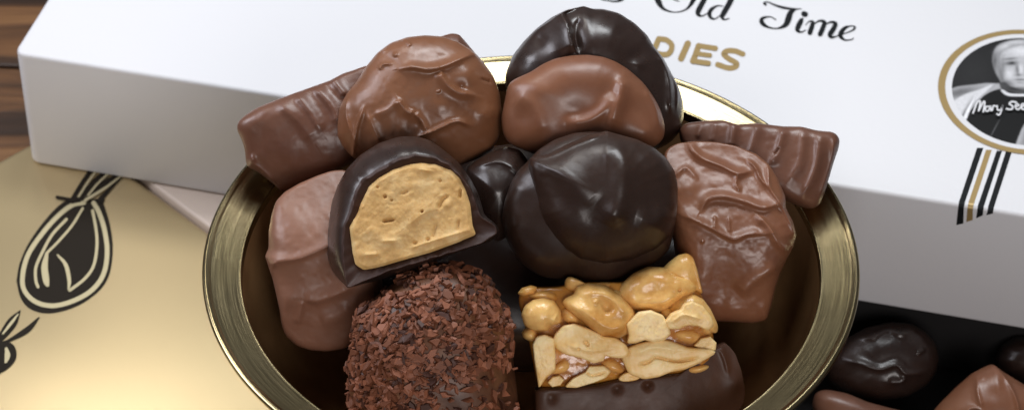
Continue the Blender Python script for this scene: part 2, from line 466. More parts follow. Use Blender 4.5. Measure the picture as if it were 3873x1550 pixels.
spot(528, 288, 30, 4.5, -.6); spot(526, 302, 20, 5, -.25); spot(470, 262, 20, 24, .12); spot(470, 305, 30, 14, -.5, 30); spot(520, 332, 60, 9, -.6)
layer([(430, 334), (446, 338), (476, 354), (545, 357), (600, 352), (600, 364), (545, 369), (470, 367), (440, 350)], .62, 5)
val = val*(1+.10*fbm(np.stack([X11, Y11, X11*0], -1), .12, 3, 3))
gv = Wd+CAM; gv[..., 2] += .010
keep = (UU/(RA-.22))**2+(VV/(RB-.22))**2 <= 1
F = [(a*NX+b_, a*NX+b_+1, (a+1)*NX+b_+1, (a+1)*NX+b_) for a in range(NY-1) for b_ in range(NX-1) if keep[a, b_] and keep[a+1, b_+1] and keep[a, b_+1] and keep[a+1, b_]]
M_pic = mat('printed_portrait', (.5, .5, .5), .5, 0, .25); n, l, b = nodes(M_pic)
at_ = n.new('ShaderNodeAttribute'); at_.attribute_name = 'print'; l.new(at_.outputs['Color'], b.inputs['Base Color'])
o = link('emblem_picture', gv.reshape(-1, 3), F, M_pic, lid, smooth=False); o['label'] = 'grey printed portrait in the oval emblem'
ca_ = o.data.color_attributes.new('print', 'FLOAT_COLOR', 'POINT')
cv = np.ones((NX*NY, 4), np.float32); cv[:, :3] = np.clip(val.reshape(-1, 1)**1.25*1.15, .004, .8)*np.array([1, 1, 1.03]); ca_.data.foreach_set('color', cv.ravel())
ms = [cw([(295, 460), (315, 410), (330, 405), (322, 450)], 7), cw([(322, 450), (345, 408), (352, 412), (345, 455)], 7),
      cw([(375, 430), (358, 432), (356, 450), (370, 450), (380, 428), (382, 450)], 6), cw([(388, 450), (394, 428), (408, 430)], 6),
      cw([(412, 428), (414, 448), (430, 446), (440, 425), (425, 470), (410, 468)], 6),
      cw([(505, 408), (485, 405), (472, 415), (488, 428), (482, 442), (458, 440)], 7), cw([(500, 430), (518, 424), (508, 416), (500, 430), (512, 444), (528, 434)], 6),
      cw([(530, 432), (545, 424), (536, 416), (528, 432), (540, 444), (556, 436)], 6)]
print_strokes('signature', [E11(s) for s in ms], zi, UP, .066, M_white, lid)['label'] = 'white handwritten signature across the portrait'
# ribbon stripes: on the top, then over the front edge
fn = np.array([-d2[0], -d2[1], 0.0]); FP = np.array([*P0, 0.0])
zf = lambda x, y: on_plane(x, y, FP, fn)
def edge_y(px):                                                # photo y of the lid's front top edge
    return 200+(px-50)*(812-200)/(3873-50)
for (a, b2, c, d_, m) in (((316, 618), (347, 618), (227, 255), ((215, 993), (250, 985)), M_inkblack), ((360, 628), (388, 628), (272, 299), ((264, 978), (295, 968)), M_inkgold),
                          ((412, 632), (438, 632), (320, 349), ((312, 960), (345, 945)), M_inkblack), ((457, 634), (487, 634), (369, 397), ((361, 945), (394, 930)), M_inkblack)):
    A, B_ = E11([a, b2]); Lx, Rx = 3450+c[0]/1.2884, 3450+c[1]/1.2884
    e0 = (Lx, edge_y(Lx)-3); e1 = (Rx, edge_y(Rx)-3)
    V = [zt(*A)+UP*.003, zt(*B_)+UP*.003]
    p, q = zt(*e1), zt(*e0)
    for t_ in (0, ): V += [p+UP*.003, q+UP*.003]
    # follow the rounded edge
    lowL, lowR = E11([d_[0], d_[1]])
    r = .09
    def over(P):
        s = []
        u = (P[:2]-P0)@d1
        for ph in np.linspace(0, math.pi/2, 5):
            off = r-(r+.004)*math.sin(ph)
            pp = P0+d1*u+d2*off
            s.append(np.array([pp[0], pp[1], LID_T-r+(r+.004)*math.cos(ph)]))
        return s
    # start of rounding directly in front of the flat end
    sL, sR = over(q), over(p)
    V = [zt(*A)+UP*.004, zt(*B_)+UP*.004, sR[0], sL[0]]; F = [(0, 1, 2, 3)]
    for i in range(4):
        n0 = len(V); V += [sL[i], sR[i], sR[i+1], sL[i+1]]; F.append((n0, n0+1, n0+2, n0+3))
    n0 = len(V); V += [sL[-1], sR[-1], zf(*lowR)+fn*.004, zf(*lowL)+fn*.004]; F.append((n0, n0+1, n0+2, n0+3))
    V, F = fix_up(V, F, fn*.5+UP)
    link('ribbon_stripe', V, F, m, lid, smooth=False)['label'] = ('gold' if m is M_inkgold else 'black')+' ribbon stripe folding over the front edge'

# gold box the gift box leans on
M_goldcard = mat('gold_foil_card', (.60, .475, .27), .36, .75, .5)
n, l, b = nodes(M_goldcard); vv = coords(M_goldcard); tt = noise_tex(M_goldcard, vv, 1800, 3, .6); tg = noise_tex(M_goldcard, vv, 11, 1, .4); pb = bump(M_goldcard, tg.outputs[0], 1.0, .006); bump(M_goldcard, tt.outputs[0], .05, .0002, pb)
GT = 2.15
e1 = np.array([.695, -.719]); e2 = np.array([-.719, -.695])     # along the right edge, along the upper-left edge
K = on_z(485, 647, GT)[:2]-e1*2.3
gold_c = [K, K+e1*17, K+e1*17+e2*22, K+e2*22]
gbox = empty('gold_box', (*(K+e1*8.5+e2*11), 0), 'gold foil card box printed with black pods, at the lower left', 'gold box')
V, F = hull_box([tuple(q) for q in gold_c][::-1], 0.0, GT, .16, 4, .3)
link('box_body', V, F, M_goldcard, gbox)
zg = lambda x, y: on_z(x, y, GT)
M_pod = mat('pod_ink', (.014, .010, .006), .6, 0, .12)
M_cream = mat('cream_ink', (.46, .40, .24), .45, .3)
G = C13
print_shape('pod', G([(75, 560), (90, 480), (130, 390), (200, 290), (270, 215), (330, 183), (400, 188), (462, 188), (490, 250), (510, 330), (518, 420), (505, 520), (470, 590), (400, 650), (320, 690), (220, 710), (140, 690), (95, 640)]), zg, UP, .004, M_pod, gbox)
print_strokes('pod_line', [G(s) for s in [
    cw([(385, 203), (330, 215), (260, 270), (190, 350), (130, 440), (105, 530), (110, 600), (160, 655), (240, 675), (330, 655), (420, 605), (475, 530), (492, 430), (480, 330), (455, 250), (430, 205)], 20),
    cw([(305, 280), (240, 350), (195, 430), (165, 500), (165, 560), (175, 590)], 12), cw([(380, 230), (330, 310), (270, 380), (215, 435)], 10),
    [(215, 440, 14), (205, 500, 28), (212, 560, 28), (218, 582, 16)], [(265, 445, 6), (302, 490, 16), (318, 560, 16), (315, 602, 8)],
    cw([(425, 240), (440, 320), (445, 400), (430, 490), (390, 550), (320, 605)], 12)]], zg, UP, .010, M_cream, gbox)
print_strokes('stem', [G(s) for s in [cw([(332, 188), (380, 110), (430, 38)], 20), [(362, 190, 24), (440, 105, 30), (508, 48, 18)], [(405, 178, 18), (480, 115, 24), (580, 56, 6)],
    [(465, 190, 30), (475, 172, 18), (575, 66, 6)], cw([(262, 180), (330, 190), (400, 188)], 13), cw([(425, 36), (450, 42)], 9), cw([(350, 190), (330, 195)], 26)]], zg, UP, .008, M_pod, gbox)
print_strokes('stem_line', [G(s) for s in [cw([(362, 178), (405, 110), (450, 52)], 8), cw([(405, 172), (450, 118), (505, 66)], 8), [(392, 196, 12), (490, 135, 10), (585, 62, 5)]]], zg, UP, .030, M_cream, gbox)
print_strokes('blossom', [G(s) for s in [[(92, 698, 6), (60, 745, 44), (20, 800, 40), (-20, 850, 20)], [(178, 730, 6), (125, 785, 26), (45, 832, 14), (0, 850, 12)],
    [(-40, 850, 20), (40, 860, 34), (60, 905, 30), (30, 950, 26), (-30, 990, 20)], [(-60, 900, 40), (-10, 870, 40), (10, 900, 30), (0, 960, 30)]]], zg, UP, .006, M_pod, gbox)
print_strokes('blossom_line', [G(s) for s in [[(84, 716, 4), (50, 760, 12), (14, 806, 6)], [(30, 875, 12), (35, 905, 24), (28, 935, 12)]]], zg, UP, .028, M_cream, gbox)

# plain white carton beside it, under the gift box
f2 = -e2
Kc = K+f2*.15
def P2(a, b_): return tuple(np.array([0.0, 0.0])+e1*a+f2*b_)
s0 = K@f2                                                       # distance of the gold edge from the origin along f2
cart = [P2(-14.6, s0+.12), P2(2.2, s0+.12), P2(2.2, s0+4.5), P2(-14.6, s0+4.5)]
V, F = hull_box(cart, 0.0, 2.13, .08, 3, .1)
o = link('white_carton', V, F, card_mat('cream_card', (.66, .55, .46), .5)); tag(o, 'plain white carton under the gift box, between the gold box and the bowl', 'carton')

# open box of chocolates, right
L0 = np.array([4.5, 0.0]); m0 = P0+d2*.6
u0 = (L0-P0)@d1; v_back = .8; v_front = -10.5
def Q2(u, v_): return P0+d1*u+d2*v_
ob = empty('chocolate_box', (*Q2(u0+9, -5), 0), 'open box lined in black and filled with chocolates, at the lower right', 'chocolate box')
wt = .18
def wall(u_a, u_b, va, vb, z0, z1): return hull_box([tuple(Q2(u_a, va)), tuple(Q2(u_b, va)), tuple(Q2(u_b, vb)), tuple(Q2(u_a, vb))], z0, z1, .02, 1)
U0, U1 = u0, u0+17
V, F = join([wall(U0, U1, v_front, v_back, 0.0, .12)]); link('floor_panel', V, F, M_blackcard, ob, smooth=False)
for (a, b_, c, d_) in ((U0, U0+wt, v_front, v_back), (U1-wt, U1, v_front, v_back), (U0+wt+.003, U1-wt-.003, v_front, v_front+wt), (U0+wt+.003, U1-wt-.003, v_back-wt, v_back)):
    V, F = wall(a, b_, c, d_, .123, 2.1); link('side_wall', V, F, M_blackcard, ob, smooth=False)

# ------------------------------------------------------------------ brass bowl
M_brass = mat('brushed_brass', (.52, .41, .20), .22, 1.0)
n, l, b = nodes(M_brass)
tc = n.new('ShaderNodeTexCoord'); sx = n.new('ShaderNodeSeparateXYZ'); l.new(tc.outputs['Object'], sx.inputs[0])
at = n.new('ShaderNodeMath'); at.operation = 'ARCTAN2'; l.new(sx.outputs[1], at.inputs[0]); l.new(sx.outputs[0], at.inputs[1])
ln = n.new('ShaderNodeVectorMath'); ln.operation = 'LENGTH'; cbx = n.new('ShaderNodeCombineXYZ'); l.new(sx.outputs[0], cbx.inputs[0]); l.new(sx.outputs[1], cbx.inputs[1]); l.new(cbx.outputs[0], ln.inputs[0])
cb = n.new('ShaderNodeCombineXYZ'); l.new(at.outputs[0], cb.inputs[0])
ml = n.new('ShaderNodeMath'); ml.operation = 'MULTIPLY'; ml.inputs[1].default_value = 1900; l.new(ln.outputs['Value'], ml.inputs[0]); l.new(ml.outputs[0], cb.inputs[1]); l.new(sx.outputs[2], cb.inputs[2])
tn = noise_tex(M_brass, cb.outputs[0], 2.6, 5, .65)
l.new(ramp(M_brass, tn.outputs[0], [(.3, (.13,)*3), (.7, (.27,)*3)]), b.inputs['Roughness'])
bump(M_brass, tn.outputs[0], .10, .0003)
tn2 = noise_tex(M_brass, tc.outputs['Object'], 45, 4, .6)
l.new(ramp(M_brass, tn2.outputs[0], [(.3, (.29, .235, .125)), (.7, (.39, .32, .18))]), b.inputs['Base Color'])
M_brassin = mat('brass_reflection_tint', (.05, .028, .012), .40, .6)  # brown glow of reflected chocolates is put into the inner brass colour
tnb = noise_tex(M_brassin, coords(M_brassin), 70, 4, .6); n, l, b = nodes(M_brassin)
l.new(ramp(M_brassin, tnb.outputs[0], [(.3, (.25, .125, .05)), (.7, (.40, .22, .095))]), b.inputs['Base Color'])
def lathe(prof, n=180):
    V = []; F = []
    for r_, z_ in prof:
        for j in range(n):
            a = 2*math.pi*j/n; V.append((r_*math.cos(a), r_*math.sin(a), z_))
    for i in range(len(prof)-1):
        for j in range(n):
            j2 = (j+1) % n; F.append((i*n+j, i*n+j2, (i+1)*n+j2, (i+1)*n+j))
    return V, F
bowl = empty('brass_bowl', (0, 0, GT), 'round brass footed bowl heaped with assorted chocolates', 'bowl')
def arc(cx, cz, r_, a0, a1, k): return [(cx+r_*math.cos(rad(a)), cz+r_*math.sin(rad(a))) for a in np.linspace(a0, a1, k)]
RZ = RIM_Z
rimprof = [(5.285, RZ-.36)]+[(5.29, RZ-.22)]+arc(5.315, RZ-.19, .025, 180, 85, 6)+[(5.335, RZ-.166), (5.36, RZ-.160), (5.60, RZ-.11), (5.82, RZ-.062), (5.86, RZ-.053)]+arc(5.93, RZ-.07, .07, 100, -120, 12)+[(5.6, RZ-.22), (5.36, RZ-.40)]
V, F = lathe(rimprof[::-1]); link('rim', V, F, M_brass, bowl)
inner_p = [(5.284, RZ-.355), (5.22, RZ-.9), (5.08, RZ-1.6), (4.8, RZ-2.4), (4.3, RZ-3.1), (3.5, RZ-3.6), (2.3, RZ-3.9), (1.0, RZ-4.0), (.001, RZ-4.02)]
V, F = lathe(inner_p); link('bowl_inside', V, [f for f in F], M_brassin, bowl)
outer_p = [(5.37, RZ-.395), (5.34, RZ-.95), (5.2, RZ-1.7), (4.9, RZ-2.5), (4.4, RZ-3.25), (3.55, RZ-3.75), (2.2, RZ-4.05), (1.3, RZ-4.15)]
V, F = lathe(outer_p[::-1]); link('bowl_outside', V, F, M_brass, bowl)
foot_p = [(1.3, RZ-4.14), (1.1, RZ-4.5), (1.15, RZ-4.9), (1.6, RZ-5.25), (2.05, RZ-5.42), (2.1, GT+.003), (.001, GT+.003)]
V, F = lathe(foot_p[::-1]); link('foot', V, F, M_brass, bowl)

# ------------------------------------------------------------------ chocolates
def rd(C, *items):
    return [(C(l_), a/C.k, b_/C.k, h) for (l_, a, b_, h) in items]
def bl(C, *items):
    return [(C.x+x/C.k, C.y+y/C.k, r_/C.k, h*(.6 if h < -.04 and r_ > 20 else 1)) for (x, y, r_, h) in items]
GRP = 'assorted chocolates heaped in the brass bowl'
def choc(name, C, outline, m, label, cat='chocolate', group=GRP, ridges=(), blobs=(), **kw):
    V, F, fr = pebble(C(outline), relief=relief_fn(rd(C, *ridges), bl(C, *blobs)), **kw)
    o = link(name, V, F, m); tag(o, label, cat, group); return o, fr

# left bar
choc('chocolate_bar', C2, [(72, 625), (85, 590), (120, 560), (190, 515), (300, 470), (420, 425), (560, 375), (630, 350), (700, 310), (770, 290), (835, 262), (960, 260), (1040, 400), (1000, 620), (860, 780), (700, 870), (560, 925), (420, 980), (340, 1012), (290, 962), (190, 885), (130, 862), (122, 760), (102, 695), (80, 660)],
     M_milk_dim, 'milk chocolate bar with soft cross ripples jutting over the left rim', 'chocolate', t=-1.5, df=.95, db=.75, q=2.6, sm=2, noise=(.05, .9, 1), fine=.01,
     planes=[(-.05, -.35, .75), (.15, .55, .95)], soft=.5,
     ridges=[([(430, 440), (520, 540), (590, 660)], 26, 34, .075), ([(540, 395), (640, 500), (690, 620)], 26, 32, .09), ([(640, 350), (720, 450)], 22, 30, .085), ([(330, 490), (450, 590), (540, 720)], 30, 60, .07), ([(140, 820), (230, 880), (300, 955)], 16, 22, .06)],
     blobs=[(175, 815, 18, .09), (250, 680, 90, -.06), (400, 760, 80, .05)])
# small peak behind piece 2
choc('milk_chocolate', C2, [(1200, 130), (1280, 90), (1340, 73), (1385, 80), (1425, 125), (1480, 190), (1560, 300), (1560, 480), (1400, 520), (1250, 400), (1180, 250)],
     M_milk_dim, 'corner of a milk chocolate peeping out behind the round swirled one', t=-2.3, df=.5, db=.8, sm=2)
# big milk round, left
choc('milk_chocolate', C2, [(668, 600), (680, 510), (722, 430), (780, 360), (835, 272), (900, 192), (980, 132), (1080, 97), (1180, 86), (1290, 93), (1380, 125), (1470, 180), (1530, 245), (1590, 330), (1625, 430), (1637, 540), (1622, 680), (1580, 765), (1500, 810), (1400, 850), (1250, 880), (1100, 890), (900, 860), (760, 810), (700, 745), (666, 680)],
     M_milk, 'round milk chocolate with thin swirled ridges, upper left of the heap', t=-.9, df=1.05, db=1.5, q=2.4, noise=(.07, .8, 2), fine=.012, sm=3, nf=110, nth=320,
     ridges=[([(1530, 215), (1480, 205), (1390, 245), (1300, 285), (1210, 302), (1120, 290), (1040, 300)], 30, 16, .13), ([(1485, 447), (1400, 432), (1340, 400), (1300, 350), (1285, 310)], 14, 34, .14),
             ([(1450, 628), (1375, 603), (1250, 655), (1150, 692)], 22, 14, .13), ([(1040, 470), (1080, 530), (1130, 558)], 30, 14, .10), ([(1130, 558), (1170, 600), (1200, 660)], 14, 26, .09),
             ([(835, 520), (795, 640), (772, 760), (765, 815)], 13, 13, .10), ([(900, 200), (960, 182)], 12, 16, .06), ([(925, 300), (945, 270), (1000, 264)], 14, 12, .08),
             ([(1515, 352), (1575, 368)], 9, 9, -.08), ([(1290, 96), (1400, 140), (1480, 195), (1560, 280), (1600, 380)], 12, 12, .05), ([(735, 430), (728, 560), (770, 690), (800, 760)], 22, 22, .07),
             ([(860, 560), (900, 660), (930, 720)], 18, 24, .06), ([(1040, 470), (980, 530), (900, 560)], 20, 30, .05), ([(1060, 110), (1110, 160)], 16, 10, .07)],
     blobs=[(1020, 212, 14, .06), (1150, 620, 48, -.12), (1440, 310, 80, .10), (1400, 400, 26, -.10), (980, 230, 40, -.08), (1250, 180, 120, -.10), (1120, 400, 90, -.05), (1300, 520, 90, .06), (1560, 560, 60, .08), (1272, 428, 9, .05)])
# big dark round, top
choc('dark_chocolate', C3, [(182, 500), (195, 440), (232, 350), (300, 262), (380, 182), (470, 116), (560, 71), (630, 52), (680, 41), (722, 58), (800, 60), (900, 86), (1000, 150), (1078, 225), (1122, 300), (1180, 370), (1232, 470), (1278, 560), (1305, 660), (1305, 745), (1282, 830), (1230, 892), (1150, 940), (1000, 965), (600, 905), (300, 805), (200, 650)],
     M_dark2, 'big glossy dark chocolate at the top of the heap, folded at its crown', t=-1.5, df=1.15, db=1.2, q=2.3, noise=(.06, .8, 3), sm=2, nf=90, nth=260,
     ridges=[([(640, 60), (548, 92), (572, 180), (592, 270), (622, 352)], 90, 12, .26), ([(600, 62), (520, 112), (420, 175), (330, 225)], 12, 22, .07), ([(650, 60), (700, 48), (730, 70)], 16, 16, .10),
             ([(640, 130), (622, 240), (640, 350)], 26, 26, -.11), ([(1120, 320), (1185, 450), (1205, 600), (1200, 720)], 24, 30, .12), ([(1215, 460), (1255, 560), (1250, 700)], 14, 20, .08), ([(930, 150), (1010, 300), (1000, 420)], 70, 50, -.06)],
     blobs=[(400, 262, 40, -.11), (780, 240, 130, .09), (330, 380, 90, .05), (1010, 420, 40, .05)])
# warm milk dome in front of it
choc('milk_chocolate', C3, [(200, 540), (215, 515), (260, 492), (340, 458), (420, 405), (500, 370), (600, 352), (700, 347), (800, 360), (880, 390), (960, 440), (1050, 520), (1110, 600), (1160, 690), (1188, 790), (1186, 862), (1150, 908), (1080, 945), (900, 985), (600, 1005), (350, 965), (205, 905), (165, 830), (160, 740), (180, 640)],
     M_milk_red, 'smooth reddish milk chocolate leaning on the big dark one', t=-.4, df=.80, db=.85, q=2.6, noise=(.05, .8, 4), sm=3, nf=80,
     ridges=[([(915, 500), (890, 640), (835, 810)], 34, 50, .13), ([(560, 780), (700, 765), (800, 700), (860, 590)], 40, 36, .10), ([(250, 600), (360, 690), (430, 860)], 60, 50, .07), ([(1060, 560), (1120, 680), (1150, 820)], 30, 24, .06)],
     blobs=[(840, 600, 60, -.10), (620, 720, 70, -.10), (1000, 700, 80, -.10), (420, 560, 110, .05), (1060, 850, 60, .07), (620, 470, 120, .05), (300, 740, 60, -.08)])
# right bar
choc('chocolate_bar', C4, [(190, 560), (215, 535), (300, 524), (380, 521), (440, 540), (530, 534), (640, 548), (720, 549), (790, 567), (862, 572), (887, 603), (880, 645), (860, 700), (842, 760), (820, 835), (796, 890), (762, 906), (700, 890), (620, 850), (500, 800), (300, 700), (200, 620)],
     M_milk_dim, 'ridged milk chocolate bar jutting over the right rim', t=-1.3, df=.85, db=.6, q=2.8, noise=(.04, .9, 5), fine=.01, sm=2, nth=260, nf=70,
     planes=[(.10, -.30, .62)], soft=.4,
     ridges=[([(285, 530), (265, 600)], 12, 16, .06), ([(345, 528), (325, 620)], 14, 18, .05), ([(420, 532), (405, 640)], 15, 24, .08), ([(520, 540), (505, 600), (480, 680)], 18, 30, .06), ([(630, 552), (608, 640), (570, 720)], 16, 28, .08),
             ([(715, 556), (700, 690), (640, 800)], 18, 30, .06), ([(785, 575), (765, 720), (710, 850)], 16, 26, .08), ([(850, 600), (832, 720), (780, 870)], 14, 20, .07), ([(612, 645), (592, 672)], 6, 6, -.08)],
     blobs=[(750, 640, 40, -.04)])
# swirled milk, right
choc('milk_chocolate', C7, [(848, 175), (870, 142), (920, 118), (1000, 108), (1100, 112), (1200, 130), (1300, 170), (1360, 220), (1402, 290), (1440, 380), (1440, 430), (1476, 500), (1491, 560), (1478, 620), (1446, 680), (1412, 750), (1387, 830), (1372, 900), (1346, 980), (1280, 993), (1180, 986), (1070, 982), (990, 965), (950, 910), (935, 820), (925, 740), (905, 640), (880, 480), (862, 300)],
     M_milk_red, 'milk chocolate with looping ridges on top, at the right of the heap', t=-.1, df=1.15, db=1.1, q=2.8, noise=(.06, 1.0, 6), fine=.012, sm=2, nf=110, nth=320,
     planes=[(0, -.62, 1.05), (0, .38, 1.22)], soft=.35,
     ridges=[([(965, 108), (990, 160), (1040, 200), (1120, 230), (1200, 268), (1270, 255)], 14, 26, .11), ([(1252, 198), (1290, 240), (1310, 290), (1345, 335)], 13, 13, .10), ([(1015, 450), (1055, 392), (1130, 380), (1220, 402), (1310, 432), (1395, 418)], 13, 26, .13),
             ([(1280, 460), (1340, 520), (1390, 600), (1445, 645)], 24, 14, .11), ([(1350, 225), (1352, 330), (1405, 420), (1452, 520), (1480, 590)], 13, 18, .10), ([(925, 470), (1000, 500), (1080, 540), (1170, 582), (1240, 560), (1350, 556)], 12, 26, .10),
             ([(1200, 850), (1280, 775), (1410, 690)], 26, 40, .10), ([(1130, 620), (1120, 760), (1150, 900)], 60, 60, -.05), ([(900, 280), (950, 240), (1010, 300)], 18, 18, .07), ([(1085, 470), (1080, 530)], 12, 12, .05), ([(1150, 480), (1150, 550)], 12, 12, .05), ([(1200, 270), (1190, 320), (1210, 350)], 12, 12, .06)],
     blobs=[(1150, 180, 60, -.06), (960, 330, 40, .08), (1160, 330, 70, .05), (1022, 594, 7, .05), (1190, 930, 60, .07), (1300, 860, 60, -.05), (960, 420, 60, -.06)])
# dark one behind, between the cut truffle and the centre one
choc('dark_chocolate', C7, [(-110, 240), (-60, 200), (0, 165), (80, 135), (150, 150), (210, 230), (200, 420), (120, 560), (40, 600), (-60, 540), (-110, 420)],
     M_dark2, 'small dark chocolate half hidden between the cut truffle and the central dark one', t=-.3, df=.8, db=.9, noise=(.05, 1, 7), sm=3,
     ridges=[([(-70, 235), (40, 212), (110, 240), (150, 280)], 16, 30, .08)], blobs=[(20, 330, 60, .05)])
# centre dark: a plump body pinched to a peak, over its flared foot
VB, FB, _ = pebble(C7([(180, 215), (240, 150), (320, 100), (420, 68), (500, 62), (580, 66), (700, 95), (800, 140), (858, 190), (896, 250), (910, 315), (912, 420), (905, 520), (880, 632), (830, 684), (760, 732), (700, 754), (640, 774), (580, 794), (520, 807), (460, 802), (410, 773), (330, 781), (250, 766), (180, 721), (120, 661), (76, 571), (60, 481), (75, 400), (105, 310), (145, 245)]),
    t=.55, df=.95, db=1.1, q=2.3, noise=(.04, .9, 8), sm=2, relief=relief_fn(rd(C7, ([(150, 300), (110, 420), (140, 560)], 30, 50, .08), ([(90, 500), (150, 620), (260, 700)], 30, 40, .06)), []))
VA, FA, _ = pebble(C7([(196, 190), (215, 186), (280, 170), (380, 120), (480, 80), (570, 58), (640, 78), (720, 100), (800, 138), (862, 188), (902, 250), (918, 315), (918, 420), (908, 500), (880, 570), (820, 632), (700, 690), (560, 714), (440, 692), (360, 652), (300, 590), (250, 520), (232, 475), (222, 380), (200, 290), (190, 230)]),
    t=.85, df=1.15, db=.9, q=2.2, noise=(.045, .9, 18), sm=1, nf=110, nth=340, fine=.004,
    relief=relief_fn(rd(C7, ([(200, 195), (205, 270), (228, 380), (240, 470)], 10, 26, .10), ([(225, 215), (270, 340), (330, 470), (400, 590)], 50, 80, .03), ([(320, 200), (420, 330), (500, 420)], 40, 56, .055),
        ([(270, 250), (330, 360), (400, 470)], 34, 34, -.035), ([(590, 90), (640, 230), (625, 400), (570, 520)], 60, 50, .10), ([(700, 480), (800, 500), (860, 430)], 60, 50, .07), ([(430, 670), (560, 695), (700, 670), (840, 590)], 26, 26, .07), ([(215, 200), (300, 185), (420, 130), (560, 80)], 10, 26, .06)),
        bl(C7, (790, 320, 100, -.13), (490, 450, 70, -.06), (600, 470, 50, .07), (700, 590, 80, -.05))))
cc_ = empty('pinched_chocolate', (VB[:, 0].mean(), VB[:, 1].mean(), VB[:, 2].min()), 'plump dark chocolate at the centre with a pinched peak on its left', 'chocolate', GRP)
link('flared_foot', VB, FB, M_dark, cc_); link('body', VA, FA, M_dark, cc_)
# left block
choc('milk_chocolate', C6, [(66, 560), (80, 520), (80, 450), (95, 370), (112, 320), (150, 280), (210, 245), (290, 210), (350, 190), (410, 186), (500, 300), (540, 500), (570, 640), (565, 760), (490, 890), (410, 958), (330, 970), (260, 965), (200, 945), (152, 902), (135, 850), (130, 800), (115, 730), (96, 650), (76, 590)],
     M_milk_pink, 'pale milk chocolate block under the cut truffle, at the left', t=-.3, df=1.1, db=1.1, q=3.0, noise=(.05, .9, 9), fine=.012, sm=2, nf=100, nth=280,
     planes=[(.05, -.75, 1.35), (0, .45, 1.10)], soft=.3,
     ridges=[([(85, 600), (110, 585), (160, 577), (240, 562), (335, 520), (420, 480)], 14, 26, .09), ([(98, 640), (104, 605), (130, 582)], 12, 12, .06), ([(238, 742), (300, 748), (380, 722), (450, 690)], 16, 40, .10), ([(215, 850), (228, 790), (240, 745)], 16, 22, .07), ([(310, 835), (380, 815), (440, 770)], 30, 30, .06)],
     blobs=[(72, 556, 14, .08), (170, 660, 60, -.07), (330, 660, 70, -.06), (140, 340, 18, .03), (200, 400, 70, .03), (180, 740, 40, .05)])

